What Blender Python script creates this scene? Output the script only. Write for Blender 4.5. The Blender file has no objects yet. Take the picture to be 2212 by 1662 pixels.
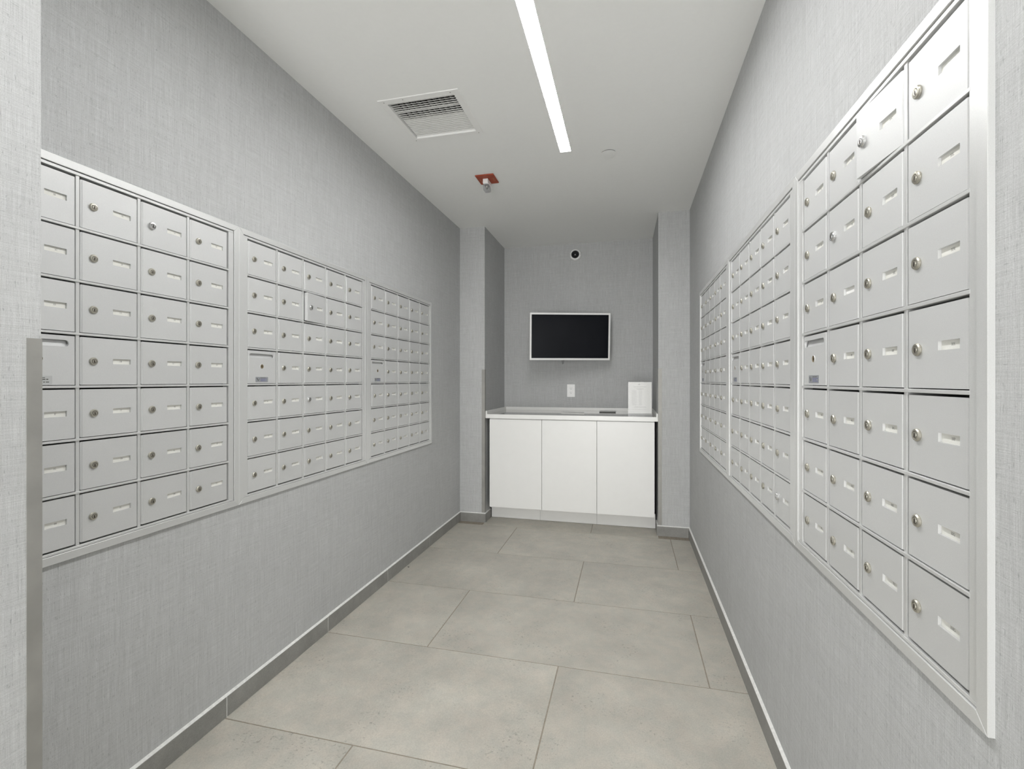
import bpy, bmesh, math, random
from mathutils import Vector, Matrix
random.seed(7)
S = bpy.context.scene
COL = S.collection
PI = math.pi

# ------------------------------------------------------------------ camera
cam_d = bpy.data.cameras.new('camera'); cam = bpy.data.objects.new('camera', cam_d); COL.objects.link(cam)
cam_d.sensor_fit = 'HORIZONTAL'; cam_d.sensor_width = 36.0
cam_d.lens = 1025.15 * 36.0 / 2212.0
cam_d.shift_x = 5.7 / 2212.0; cam_d.shift_y = -9.7 / 2212.0
cam_d.clip_start = 0.02; cam_d.clip_end = 50
cam.location = (0, 0, 1.2145); cam.rotation_euler = (PI/2, 0, 0.2450)
S.camera = cam

# ------------------------------------------------------------------ world, exposure
w = bpy.data.worlds.new('world'); S.world = w; w.use_nodes = True
bg = w.node_tree.nodes['Background']; bg.inputs[0].default_value = (0.8, 0.82, 0.85, 1); bg.inputs[1].default_value = 0.3
S.view_settings.view_transform = 'Standard'; S.view_settings.look = 'None'
S.view_settings.gamma = 1; S.view_settings.use_curve_mapping = False
S.view_settings.exposure = 1.34
STRIP_E = 25.5      # linear ceiling light
FILL_PANEL_E = 0.6       # unseen glowing panel added behind the camera as fill

FILL_L = 5.3      # unseen fill light added to brighten the far end, 3 m behind the camera
wl_d = bpy.data.lights.new('added_fill_light', 'AREA'); wl_d.shape = 'RECTANGLE'; wl_d.size = 1.46; wl_d.size_y = 1.7
wl_d.energy = FILL_L * PI * 1.46 * 1.7; wl_d.color = (1.0, 0.995, 0.98)
wl_o = bpy.data.objects.new('added_fill_light', wl_d); COL.objects.link(wl_o)
wl_o.location = (-0.365, -3.12, 0.92); wl_o.rotation_euler = (PI/2, 0, 0)

# ------------------------------------------------------------------ dimensions (metres, from the photograph)
WL, WR, H = -1.411, 0.4614, 2.526
D1, D2 = 3.88, 4.577
PL, PR = -1.187, 0.2298
PITCH, ROWQ, ZTOP = 0.1625, 0.1395, 1.7526
YNEAR = -3.0
PIERX, PIERY = -1.19, 0.7245

# ------------------------------------------------------------------ materials
def newmat(name):
    m = bpy.data.materials.new(name); m.use_nodes = True
    nt = m.node_tree; b = nt.nodes['Principled BSDF']
    return m, nt, b
def mat(name, col, rough=0.5, metal=0.0, emit=0.0, noise=0.0, nscale=30.0, bump=0.0, coat=0.0, rvar=0.0, spec=None):
    m, nt, b = newmat(name)
    b.inputs['Base Color'].default_value = (*col, 1); b.inputs['Roughness'].default_value = rough
    b.inputs['Metallic'].default_value = metal; b.inputs['Coat Weight'].default_value = coat
    if spec is not None: b.inputs['Specular IOR Level'].default_value = spec
    if emit:
        b.inputs['Emission Color'].default_value = (1, 0.995, 0.985, 1); b.inputs['Emission Strength'].default_value = emit
    if noise or bump or rvar:
        g = nt.nodes.new('ShaderNodeNewGeometry')
        n = nt.nodes.new('ShaderNodeTexNoise'); n.inputs['Scale'].default_value = nscale; n.inputs['Detail'].default_value = 5
        nt.links.new(g.outputs['Position'], n.inputs['Vector'])
        if noise:
            r = nt.nodes.new('ShaderNodeMapRange')
            r.inputs['From Min'].default_value = 0.3; r.inputs['From Max'].default_value = 0.7
            r.inputs['To Min'].default_value = 1 - noise; r.inputs['To Max'].default_value = 1 + noise
            nt.links.new(n.outputs['Fac'], r.inputs['Value'])
            mx = nt.nodes.new('ShaderNodeVectorMath'); mx.operation = 'SCALE'; mx.inputs[0].default_value = col
            nt.links.new(r.outputs[0], mx.inputs['Scale']); nt.links.new(mx.outputs[0], b.inputs['Base Color'])
        if rvar:
            r2 = nt.nodes.new('ShaderNodeMapRange'); r2.inputs['To Min'].default_value = rough - rvar; r2.inputs['To Max'].default_value = rough + rvar
            nt.links.new(n.outputs['Fac'], r2.inputs['Value']); nt.links.new(r2.outputs[0], b.inputs['Roughness'])
        if bump:
            bp = nt.nodes.new('ShaderNodeBump'); bp.inputs['Strength'].default_value = bump; bp.inputs['Distance'].default_value = 0.001
            nt.links.new(n.outputs['Fac'], bp.inputs['Height']); nt.links.new(bp.outputs[0], b.inputs['Normal'])
    return m

def wallpaper():
    """woven grey linen wallcovering: fine vertical and horizontal threads with darker slubs"""
    m, nt, b = newmat('linen_wallcovering')
    N = nt.nodes.new; L = nt.links.new
    g = N('ShaderNodeNewGeometry'); sp = N('ShaderNodeSeparateXYZ'); L(g.outputs['Position'], sp.inputs[0])
    ad = N('ShaderNodeMath'); ad.operation = 'ADD'; L(sp.outputs[0], ad.inputs[0]); L(sp.outputs[1], ad.inputs[1])
    def thread(sh, sv, detail, lo, hi, a, c, off=0.0):
        cb = N('ShaderNodeCombineXYZ')
        m1 = N('ShaderNodeMath'); m1.operation = 'MULTIPLY'; m1.inputs[1].default_value = sh; L(ad.outputs[0], m1.inputs[0])
        m2 = N('ShaderNodeMath'); m2.operation = 'MULTIPLY'; m2.inputs[1].default_value = sv; L(sp.outputs[2], m2.inputs[0])
        L(m1.outputs[0], cb.inputs[0]); L(m2.outputs[0], cb.inputs[1]); cb.inputs[2].default_value = off
        n = N('ShaderNodeTexNoise'); n.inputs['Scale'].default_value = 1; n.inputs['Detail'].default_value = detail
        L(cb.outputs[0], n.inputs['Vector'])
        r = N('ShaderNodeMapRange'); r.inputs['From Min'].default_value = lo; r.inputs['From Max'].default_value = hi
        r.inputs['To Min'].default_value = a; r.inputs['To Max'].default_value = c
        L(n.outputs['Fac'], r.inputs['Value']); return r.outputs[0]
    def mul(x, y):
        q = N('ShaderNodeMath'); q.operation = 'MULTIPLY'; L(x, q.inputs[0]); L(y, q.inputs[1]); return q.outputs[0]
    v1 = thread(640, 13, 2, 0.30, 0.70, 0.90, 1.09)          # fine vertical threads
    h1 = thread(11, 640, 2, 0.30, 0.70, 0.915, 1.075, 3.1)     # fine horizontal threads
    v2 = thread(120, 3.4, 3, 0.30, 0.70, 0.955, 1.035, 7.7)    # broader vertical streaks
    h2 = thread(2.6, 120, 3, 0.30, 0.70, 0.975, 1.02, 5.2)
    s1 = thread(420, 70, 1, 0.64, 0.76, 1.0, 0.70, 11.0)    # dark slubs
    s2 = thread(60, 420, 1, 0.66, 0.78, 1.0, 0.78, 13.0)
    big = thread(3, 3, 2, 0.3, 0.7, 0.98, 1.02, 17.0)
    cell = thread(520, 520, 1, 0.3, 0.7, 0.92, 1.07, 19.0)      # the open weave between threads
    v1 = mul(v1, cell)
    t = mul(mul(mul(v1, h1), mul(v2, h2)), mul(mul(s1, s2), big))
    sc = N('ShaderNodeVectorMath'); sc.operation = 'SCALE'; sc.inputs[0].default_value = (0.512, 0.519, 0.519)
    L(t, sc.inputs['Scale']); L(sc.outputs[0], b.inputs['Base Color'])
    b.inputs['Roughness'].default_value = 0.75; b.inputs['Specular IOR Level'].default_value = 0.25
    bp = N('ShaderNodeBump'); bp.inputs['Strength'].default_value = 0.25; bp.inputs['Distance'].default_value = 0.0006
    L(t, bp.inputs['Height']); L(bp.outputs[0], b.inputs['Normal'])
    return m

def floor_tile_mat(name, base, warm, speck=True, scale=1.0):
    m, nt, b = newmat(name); N = nt.nodes.new; L = nt.links.new
    g = N('ShaderNodeNewGeometry'); oi = N('ShaderNodeObjectInfo')
    off = N('ShaderNodeVectorMath'); off.operation = 'SCALE'; off.inputs[0].default_value = (13, 7, 3); L(oi.outputs['Random'], off.inputs['Scale'])
    ad = N('ShaderNodeVectorMath'); ad.operation = 'ADD'; L(g.outputs['Position'], ad.inputs[0]); L(off.outputs[0], ad.inputs[1])
    def noise(s, d, rough=0.55):
        n = N('ShaderNodeTexNoise'); n.inputs['Scale'].default_value = s; n.inputs['Detail'].default_value = d; n.inputs['Roughness'].default_value = rough
        L(ad.outputs[0], n.inputs['Vector']); return n.outputs['Fac']
    def rng(f, lo, hi, a, c):
        r = N('ShaderNodeMapRange'); r.inputs['From Min'].default_value = lo; r.inputs['From Max'].default_value = hi
        r.inputs['To Min'].default_value = a; r.inputs['To Max'].default_value = c; L(f, r.inputs['Value']); return r.outputs[0]
    def mul(x, y):
        q = N('ShaderNodeMath'); q.operation = 'MULTIPLY'; L(x, q.inputs[0]); L(y, q.inputs[1]); return q.outputs[0]
    cloud = noise(4.2*scale, 6, 0.62); mid = noise(17*scale, 5, 0.6); fine = noise(230, 3); spk = noise(95, 2, 0.5); spk_area = noise(6, 3)
    mixc = N('ShaderNodeMix'); mixc.data_type = 'RGBA'; mixc.inputs[6].default_value = (*base, 1); mixc.inputs[7].default_value = (*warm, 1)
    L(rng(mid, 0.40, 0.62, 0, 1), mixc.inputs[0])
    v = mul(rng(cloud, 0.3, 0.7, 0.84, 1.13), rng(fine, 0.3, 0.7, 0.90, 1.08))
    if speck:
        sm = mul(rng(spk, 0.60, 0.70, 0.0, 1.0), rng(spk_area, 0.45, 0.65, 0.0, 1.0))
        v = mul(v, rng(sm, 0, 1, 1.0, 0.68))
    v = mul(v, rng(oi.outputs['Random'], 0, 1, 0.955, 1.03))
    sc = N('ShaderNodeVectorMath'); sc.operation = 'SCALE'; L(mixc.outputs[2], sc.inputs[0]); L(v, sc.inputs['Scale'])
    L(sc.outputs[0], b.inputs['Base Color'])
    L(rng(cloud, 0.3, 0.7, 0.42, 0.56), b.inputs['Roughness'])
    bp = N('ShaderNodeBump'); bp.inputs['Strength'].default_value = 0.15; bp.inputs['Distance'].default_value = 0.0008
    L(mid, bp.inputs['Height']); L(bp.outputs[0], b.inputs['Normal'])
    return m

def painted_metal(name, col, rough, metal, scuff=0.0):
    """silver powder-coated aluminium with a few pale scuffs"""
    m, nt, b = newmat(name); N = nt.nodes.new; L = nt.links.new
    g = N('ShaderNodeNewGeometry'); oi = N('ShaderNodeObjectInfo')
    n = N('ShaderNodeTexNoise'); n.inputs['Scale'].default_value = 700; n.inputs['Detail'].default_value = 1; L(g.outputs['Position'], n.inputs['Vector'])
    r = N('ShaderNodeMapRange'); r.inputs['From Min'].default_value = 0.3; r.inputs['From Max'].default_value = 0.7
    r.inputs['To Min'].default_value = 0.975; r.inputs['To Max'].default_value = 1.025; L(n.outputs['Fac'], r.inputs['Value'])
    q = N('ShaderNodeMapRange'); q.inputs['To Min'].default_value = 0.97; q.inputs['To Max'].default_value = 1.02; L(oi.outputs['Random'], q.inputs['Value'])
    mm = N('ShaderNodeMath'); mm.operation = 'MULTIPLY'; L(r.outputs[0], mm.inputs[0]); L(q.outputs[0], mm.inputs[1])
    sc = N('ShaderNodeVectorMath'); sc.operation = 'SCALE'; sc.inputs[0].default_value = col; L(mm.outputs[0], sc.inputs['Scale'])
    out = sc.outputs[0]
    if scuff:
        s = N('ShaderNodeTexNoise'); s.inputs['Scale'].default_value = 26; s.inputs['Detail'].default_value = 8; s.inputs['Roughness'].default_value = 0.8
        L(g.outputs['Position'], s.inputs['Vector'])
        sr = N('ShaderNodeMapRange'); sr.inputs['From Min'].default_value = 0.70; sr.inputs['From Max'].default_value = 0.74
        sr.inputs['To Min'].default_value = 0; sr.inputs['To Max'].default_value = scuff; L(s.outputs['Fac'], sr.inputs['Value'])
        mx = N('ShaderNodeMix'); mx.data_type = 'RGBA'; L(sr.outputs[0], mx.inputs[0]); L(out, mx.inputs[6]); mx.inputs[7].default_value = (0.86, 0.86, 0.85, 1)
        out = mx.outputs[2]
    L(out, b.inputs['Base Color'])
    b.inputs['Roughness'].default_value = rough; b.inputs['Metallic'].default_value = metal
    return m

M = {}
M['wall'] = wallpaper()
M['ceiling'] = mat('ceiling_paint', (0.90, 0.905, 0.89), 0.85, noise=0.006, nscale=60, bump=0.05, spec=0.2)
M['tile'] = floor_tile_mat('floor_tile', (0.478, 0.464, 0.412), (0.520, 0.488, 0.428))
M['grout'] = mat('floor_grout', (0.30, 0.265, 0.215), 0.9, noise=0.15, nscale=60)
M['base_tile'] = floor_tile_mat('baseboard_tile', (0.265, 0.263, 0.248), (0.285, 0.281, 0.266), speck=False, scale=2)
M['caulk'] = mat('white_grout', (0.78, 0.78, 0.76), 0.8, noise=0.1, nscale=80)
M['door'] = painted_metal('silver_door', (0.66, 0.665, 0.665), 0.46, 0.3, 0.35)
M['trim'] = painted_metal('silver_trim', (0.70, 0.705, 0.70), 0.38, 0.4, 0.5)
M['inner'] = mat('mailbox_interior', (0.10, 0.10, 0.10), 0.7, 0.0, noise=0.1)
M['lock'] = mat('lock_nickel', (0.50, 0.48, 0.42), 0.36, 0.9, noise=0.08, nscale=300)
M['lock_new'] = mat('lock_chrome', (0.72, 0.72, 0.72), 0.22, 1.0, noise=0.05, nscale=300)
M['keyhole'] = mat('keyhole_dark', (0.05, 0.04, 0.03), 0.6, 0.3, noise=0.1)
M['brass'] = mat('lock_brass', (0.24, 0.19, 0.12), 0.45, 0.35, noise=0.1, nscale=200)
M['card'] = mat('card_paper', (0.80, 0.795, 0.75), 0.7, noise=0.02, nscale=200)
M['card_white'] = mat('card_paper_white', (0.88, 0.88, 0.86), 0.7, noise=0.02, nscale=200)
M['ink_card'] = mat('card_print', (0.19, 0.19, 0.18), 0.8, noise=0.1)
M['ink'] = mat('printed_ink', (0.10, 0.10, 0.09), 0.8, noise=0.1)
M['ink_grey'] = mat('printed_grey', (0.42, 0.42, 0.42), 0.8, noise=0.1)
M['ink_blue'] = mat('printed_blue', (0.15, 0.16, 0.33), 0.7, noise=0.1)
M['sticker'] = mat('sticker_grey', (0.33, 0.34, 0.36), 0.4, 0.3, noise=0.04)
M['sticker_pale'] = mat('sticker_pale', (0.55, 0.56, 0.56), 0.4, 0.2, noise=0.04)
M['steel'] = mat('brushed_steel', (0.34, 0.335, 0.315), 0.5, 0.45, noise=0.10, nscale=14, rvar=0.08)
M['white_lam'] = mat('white_laminate', (0.88, 0.88, 0.865), 0.35, noise=0.006, nscale=20)
M['worktop'] = mat('worktop_gloss', (0.50, 0.49, 0.46), 0.08, noise=0.03, nscale=6, coat=0.5)
M['worktop_edge'] = mat('worktop_edge_white', (0.90, 0.90, 0.88), 0.3, noise=0.006, nscale=20)
M['white_plastic'] = mat('white_plastic', (0.90, 0.90, 0.89), 0.35, noise=0.01)
M['vent'] = mat('vent_white', (0.89, 0.89, 0.875), 0.5, noise=0.01)
M['dark'] = mat('dark_void', (0.03, 0.03, 0.03), 0.8, noise=0.1)
M['black_plastic'] = mat('black_plastic', (0.02, 0.02, 0.022), 0.35, noise=0.1)
M['screen'] = mat('screen_glass', (0.006, 0.007, 0.010), 0.10, noise=0.1, nscale=5, spec=0.16)
M['dome'] = mat('camera_dome', (0.008, 0.008, 0.01), 0.08, noise=0.1)
M['red'] = mat('red_plate', (0.36, 0.060, 0.022), 0.5, noise=0.16, nscale=90)
M['tan'] = mat('plate_print_tan', (0.45, 0.22, 0.13), 0.6, noise=0.1)
M['led'] = mat('led_diffuser', (0.9, 0.9, 0.9), 0.5, emit=STRIP_E)
M['panel'] = mat('fill_panel_glow', (0.9, 0.9, 0.9), 0.5, emit=FILL_PANEL_E)
M['boxgrey'] = mat('grey_card', (0.56, 0.56, 0.54), 0.5, noise=0.03)
M['boxdark'] = mat('dark_card', (0.07, 0.07, 0.065), 0.5, noise=0.05)
def clear(name, col, rough, alpha):
    m, nt, b = newmat(name)
    b.inputs['Base Color'].default_value = (*col, 1); b.inputs['Roughness'].default_value = rough
    b.inputs['Alpha'].default_value = alpha; b.inputs['IOR'].default_value = 1.45
    n = nt.nodes.new('ShaderNodeTexNoise'); n.inputs['Scale'].default_value = 40
    r = nt.nodes.new('ShaderNodeMapRange'); r.inputs['To Min'].default_value = rough; r.inputs['To Max'].default_value = rough + 0.04
    nt.links.new(n.outputs['Fac'], r.inputs['Value']); nt.links.new(r.outputs[0], b.inputs['Roughness'])
    return m
M['acrylic'] = clear('clear_acrylic', (0.97, 0.98, 0.98), 0.02, 0.10)
M['clear_plastic'] = clear('clear_plastic', (0.30, 0.30, 0.32), 0.06, 0.38)

# ------------------------------------------------------------------ helpers
def obj(name, bm, m, parent=None, loc=None, smooth=False, recalc=True):
    me = bpy.data.meshes.new(name)
    if recalc: bmesh.ops.recalc_face_normals(bm, faces=bm.faces)
    bm.to_mesh(me); bm.free()
    for k in (m if isinstance(m, (list, tuple)) else [m]): me.materials.append(M[k])
    if smooth:
        for p in me.polygons: p.use_smooth = True
    o = bpy.data.objects.new(name, me); COL.objects.link(o)
    if parent is not None: o.parent = parent
    if loc is not None: o.location = loc
    return o
def share(name, me, parent, loc=(0, 0, 0)):
    o = bpy.data.objects.new(name, me); COL.objects.link(o); o.parent = parent; o.location = loc
    return o
def empty(name, loc=(0, 0, 0), rz=0.0):
    o = bpy.data.objects.new(name, None); COL.objects.link(o); o.location = loc; o.rotation_euler = (0, 0, rz)
    o.empty_display_size = 0.05
    return o
def tag(o, label, cat, group=None):
    o['label'] = label; o['category'] = cat
    if group: o['group'] = group
    return o
def struct(o): o['kind'] = 'structure'; return o
def box(bm, x0, x1, y0, y1, z0, z1, mi=0):
    vs = [bm.verts.new(p) for p in ((x0,y0,z0),(x1,y0,z0),(x1,y1,z0),(x0,y1,z0),(x0,y0,z1),(x1,y0,z1),(x1,y1,z1),(x0,y1,z1))]
    fs = []
    for q in ((0,3,2,1),(4,5,6,7),(0,1,5,4),(1,2,6,5),(2,3,7,6),(3,0,4,7)):
        f = bm.faces.new([vs[i] for i in q]); f.material_index = mi; fs.append(f)
    return vs
def bbox(bm, x0, x1, y0, y1, z0, z1, bev=0.001, mi=0, seg=1):
    """box with bevelled edges"""
    t = bmesh.new(); box(t, x0, x1, y0, y1, z0, z1, mi)
    bmesh.ops.bevel(t, geom=t.edges[:], offset=bev, segments=seg, affect='EDGES')
    for f in t.faces: f.material_index = mi
    me = bpy.data.meshes.new('tmp'); t.to_mesh(me); t.free(); bm.from_mesh(me); bpy.data.meshes.remove(me)
def prism(bm, pts, axis, a, b_, mi=0):
    """extrude a 2D polygon along an axis; pts are (u,v) in the other two axes in xyz order"""
    def P(u, v, t):
        return {'x': (t, u, v), 'y': (u, t, v), 'z': (u, v, t)}[axis]
    A = [bm.verts.new(P(u, v, a)) for u, v in pts]; B = [bm.verts.new(P(u, v, b_)) for u, v in pts]
    n = len(pts); fs = [bm.faces.new(A), bm.faces.new(B[::-1])]
    for i in range(n): fs.append(bm.faces.new([A[i], B[i], B[(i+1) % n], A[(i+1) % n]]))
    for f in fs: f.material_index = mi
def lathe(bm, prof, seg=24, axis='y', c=(0, 0, 0), mi=0, capmi=None):
    """prof: list of (r, t) ; revolve about axis through c. closes with a cap when r==0"""
    rings = []
    for r, t in prof:
        if r < 1e-7:
            p = {'y': (c[0], c[1]+t, c[2]), 'z': (c[0], c[1], c[2]+t)}[axis]; rings.append([bm.verts.new(p)])
        else:
            ring = []
            for i in range(seg):
                a = 2*PI*i/seg; u, v = r*math.cos(a), r*math.sin(a)
                ring.append(bm.verts.new((c[0]+u, c[1]+t, c[2]+v) if axis == 'y' else (c[0]+u, c[1]+v, c[2]+t)))
            rings.append(ring)
    for k in range(len(rings)-1):
        A, B = rings[k], rings[k+1]
        for i in range(seg):
            j = (i+1) % seg
            if len(A) == 1 and len(B) == 1: continue
            if len(A) == 1: f = bm.faces.new([A[0], B[i], B[j]])
            elif len(B) == 1: f = bm.faces.new([A[i], B[0], A[j]])
            else: f = bm.faces.new([A[i], B[i], B[j], A[j]])
            f.material_index = mi
def tube(bm, pts, r, seg=8, mi=0):
    pts = [Vector(p) for p in pts]; rings = []
    for i, p in enumerate(pts):
        d = (pts[min(i+1, len(pts)-1)] - pts[max(i-1, 0)]).normalized()
        a = d.cross(Vector((0, 1, 0))); a = (a if a.length > 1e-3 else d.cross(Vector((1, 0, 0)))).normalized(); b2 = d.cross(a)
        rings.append([bm.verts.new(p + a*(r*math.cos(2*PI*k/seg)) + b2*(r*math.sin(2*PI*k/seg))) for k in range(seg)])
    for A, B in zip(rings, rings[1:]):
        for k in range(seg): bm.faces.new([A[k], B[k], B[(k+1) % seg], A[(k+1) % seg]]).material_index = mi
    bm.faces.new(rings[0]); bm.faces.new(rings[-1][::-1])
def rrect(x0, x1, z0, z1, r, n=5):
    pts = []
    for cx, cz, a0 in ((x1-r, z1-r, 0), (x0+r, z1-r, PI/2), (x0+r, z0+r, PI), (x1-r, z0+r, 1.5*PI)):
        for i in range(n+1):
            a = a0 + PI/2*i/n; pts.append((cx + r*math.cos(a), cz + r*math.sin(a)))
    return pts
def plate_with_hole(bm, outer, inner, y, back, mi=0):
    """flat plate in the xz plane at y (front, faces -y) with a hole whose walls go back to y+back"""
    def loop(pts, yy):
        vs = [bm.verts.new((x, yy, z)) for x, z in pts]
        es = [bm.edges.new((vs[i], vs[(i+1) % len(vs)])) for i in range(len(vs))]
        return vs, es
    vo, eo = loop(outer, y); vi, ei = loop(inner, y)
    r = bmesh.ops.triangle_fill(bm, use_beauty=True, use_dissolve=False, edges=eo+ei)
    vb = [bm.verts.new((x, y+back, z)) for x, z in inner]
    n = len(inner)
    for i in range(n): bm.faces.new([vi[i], vi[(i+1) % n], vb[(i+1) % n], vb[i]])
    for f in bm.faces: f.material_index = mi
    return vo

# ------------------------------------------------------------------ structure: floor
bm = bmesh.new(); box(bm, WL-0.2, WR+0.2, YNEAR, D2+0.2, -0.08, -0.0014)
floor = struct(obj('floor', bm, 'grout'))
G = 0.0025
def floor_tile(x0, x1, y0, y1):
    bm = bmesh.new(); dz = random.uniform(-0.0003, 0.0003)
    bbox(bm, x0+G, x1-G, y0+G, y1-G, -0.008, 0.0+dz, 0.0006)
    return obj('tile', bm, 'tile', floor)
Y0, J0, T = 3.805, -0.887, 0.6
for k in range(-1, 11):
    y1 = Y0 - k*T; y0 = y1 - T
    if k == -1: y1 = 4.05; 
    if y0 < YNEAR: y0 = YNEAR
    par = (k % 2)
    xs = [-2.6 - 0.087 + 0.0 + 1.2*i for i in range(5)]
    j = J0 if par == 0 else J0 + T
    start = j - 1.2
    a = start
    while a < WR:
        b_ = a + 2*T
        x0, x1 = max(a, WL + (0.0 if y0 > 0.1 else 0.0)), min(b_, WR)
        if k == -1: x0, x1 = max(x0, PL), min(x1, PR)
        if x1 - x0 > 0.02: floor_tile(x0, x1, y0, y1)
        a = b_

# ------------------------------------------------------------------ structure: walls
def wall(name, parts):
    bm = bmesh.new()
    for p in parts: box(bm, *p)
    return struct(obj(name, bm, 'wall'))
TH = 0.2
LW0, LW1 = 0.755, 3.245      # recess for the mailboxes in the left wall
RW0, RW1 = 0.765, 3.290
RZ0, RZ1 = 0.765, 1.772
def wall_with_recess(name, xin, xout, ya, yb, r0, r1):
    x0, x1 = min(xin, xout), max(xin, xout)
    # back plate of the recess at 0.12 from the surface
    bx = xin + (0.13 if xout > xin else -0.13); p0, p1 = min(bx, xout), max(bx, xout)
    wall(name, [(x0, x1, ya, r0, 0, H), (x0, x1, r1, yb, 0, H), (x0, x1, r0, r1, 0, RZ0), (x0, x1, r0, r1, RZ1, H), (p0, p1, r0, r1, RZ0, RZ1)])
wall_with_recess('wall_left', WL, WL-TH, PIERY, D1, LW0, LW1)
wall_with_recess('wall_right', WR, WR+TH, YNEAR, D1, RW0, RW1)
wall('wall_back', [(WL-TH, WR+TH, D2, D2+TH, 0, H)])
def pil(name, pts):
    bm = bmesh.new(); prism(bm, pts, 'z', 0, H); return struct(obj(name, bm, 'wall'))
pil('wall_back_left', [(WL-TH, D1), (PL, D1), (PL-0.008, D2), (WL-TH, D2)])
pil('wall_back_right', [(PR, D1), (WR+TH, D1), (WR+TH, D2), (PR-0.008, D2)])
wall('wall_front_left', [(WL-TH, PIERX, YNEAR, PIERY, 0, H)])
wall('wall_front', [(WL-TH, -1.1, YNEAR-TH, YNEAR, 0, H), (0.37, WR+TH, YNEAR-TH, YNEAR, 0, H), (-1.1, 0.37, YNEAR-TH, YNEAR, 0, 0.05), (-1.1, 0.37, YNEAR-TH, YNEAR, 1.80, H)])  # opening added to let the unseen fill light in

# ceiling with the air-duct opening
VX0, VX1, VY0, VY1 = -1.112, -0.772, 2.046, 2.378
bm = bmesh.new()
box(bm, WL-TH, -.3775, YNEAR-TH, VY0, H, H+0.15); box(bm, WL-TH, -.3775, VY1, D2+TH, H, H+0.15)
box(bm, VX1, -.3775, VY0, VY1, H, H+0.15); box(bm, -.3175, WR+TH, YNEAR-TH, D2+TH, H, H+0.15)
box(bm, -.3775, -.3175, YNEAR-TH, 0.25, H, H+0.15); box(bm, -.3775, -.3175, 2.7225, D2+TH, H, H+0.15); box(bm, -.3775, -.3175, 0.25, 2.7225, H+0.03, H+0.15)
box(bm, WL-TH, VX0, VY0, VY1, H, H+0.15)
# (right of the duct the slab is set round the slot of the linear light)
SX_0, SX_1, SY_0, SY_1 = -.3775, -.3175, 0.25, 2.7225
struct(obj('ceiling', bm, 'ceiling'))

# baseboards: a pale grout strip with a dark tile set on it, joint by joint
BT, BH = 0.011, 0.074
def baseboard(name, axis, fixed, sign, joints):
    """axis: the direction it runs; fixed: coordinate of the wall surface; sign: direction into the room"""
    bm = bmesh.new(); a, b_ = joints[0], joints[-1]
    f0, f1 = sorted((fixed, fixed + sign*(BT-0.0012)))
    if axis == 'y': box(bm, f0, f1, a, b_, 0, BH-0.001)
    else: box(bm, a, b_, f0, f1, 0, BH-0.001)
    # caulk bead on top
    c0, c1 = fixed, fixed + sign*0.010
    pts = [(c0, BH-0.001), (c1, BH-0.001), (c1, BH+0.0008), (c0, BH+0.0055)]
    if axis == 'y': prism(bm, pts, 'y', a, b_)
    else: prism(bm, pts, 'x', a, b_)
    root = struct(obj(name, bm, 'caulk'))
    for s, e in zip(joints, joints[1:]):
        bm = bmesh.new(); g0, g1 = sorted((fixed + sign*0.002, fixed + sign*BT)); g = 0.0019
        s2 = s + (g if s != joints[0] else 0); e2 = e - (g if e != joints[-1] else 0)
        if axis == 'y': bbox(bm, g0, g1, s2, e2, 0.0012, BH, 0.0006)
        else: bbox(bm, s2, e2, g0, g1, 0.0012, BH, 0.0006)
        obj('tile', bm, 'base_tile', root)
    return root
baseboard('baseboard_left', 'y', WL, 1, [PIERY, 0.812, 1.411, 2.005, 2.591, 3.2087, 3.799, D1-BT])
baseboard('baseboard_right', 'y', WR, -1, [YNEAR, -2.25, -1.65, -1.05, -0.45, 0.2, 0.8, 1.41, 2.0256, 2.6354, 3.2085, 3.80, D1-BT])
baseboard('baseboard_back_left', 'x', D1, -1, [WL, PL+BT])
baseboard('baseboard_back_right', 'x', D1, -1, [PR-BT, WR])
baseboard('baseboard_alcove_left', 'y', PL, 1, [D1-0.0005, 4.035])
baseboard('baseboard_alcove_right', 'y', PR, -1, [D1-0.0005, 4.035])
baseboard('baseboard_front_left', 'y', PIERX, 1, [YNEAR, -2.4, -1.8, -1.2, -0.6, 0.0, 0.6, PIERY-0.002])

# metal corner guards (L profiles)
def guard(pts, z0, z1, label):
    bm = bmesh.new(); prism(bm, pts, 'z', z0, z1)
    return tag(obj('corner_guard', bm, 'steel'), label, 'corner guard')
t, lg = 0.0016, 0.0247
guard([(PIERX+t, PIERY-lg), (PIERX+t, PIERY+t), (PIERX-lg, PIERY+t), (PIERX-lg, PIERY), (PIERX, PIERY), (PIERX, PIERY-lg)], 0.082, 1.3005,
      'tall brushed steel corner guard on the near wall corner left of the mailboxes')
t, lg = 0.0013, 0.0265
guard([(PL-lg, D1-t), (PL+t, D1-t), (PL+t, D1+lg), (PL, D1+lg), (PL, D1), (PL-lg, D1)], 0.082, 1.3045,
      'grey metal corner guard on the left pilaster beside the white cabinets')
guard([(PR-t, D1-t), (PR+lg, D1-t), (PR+lg, D1), (PR, D1), (PR, D1+lg), (PR-t, D1+lg)], 0.082, 1.3045,
      'grey metal corner guard on the right pilaster beside the white cabinets')

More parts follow.
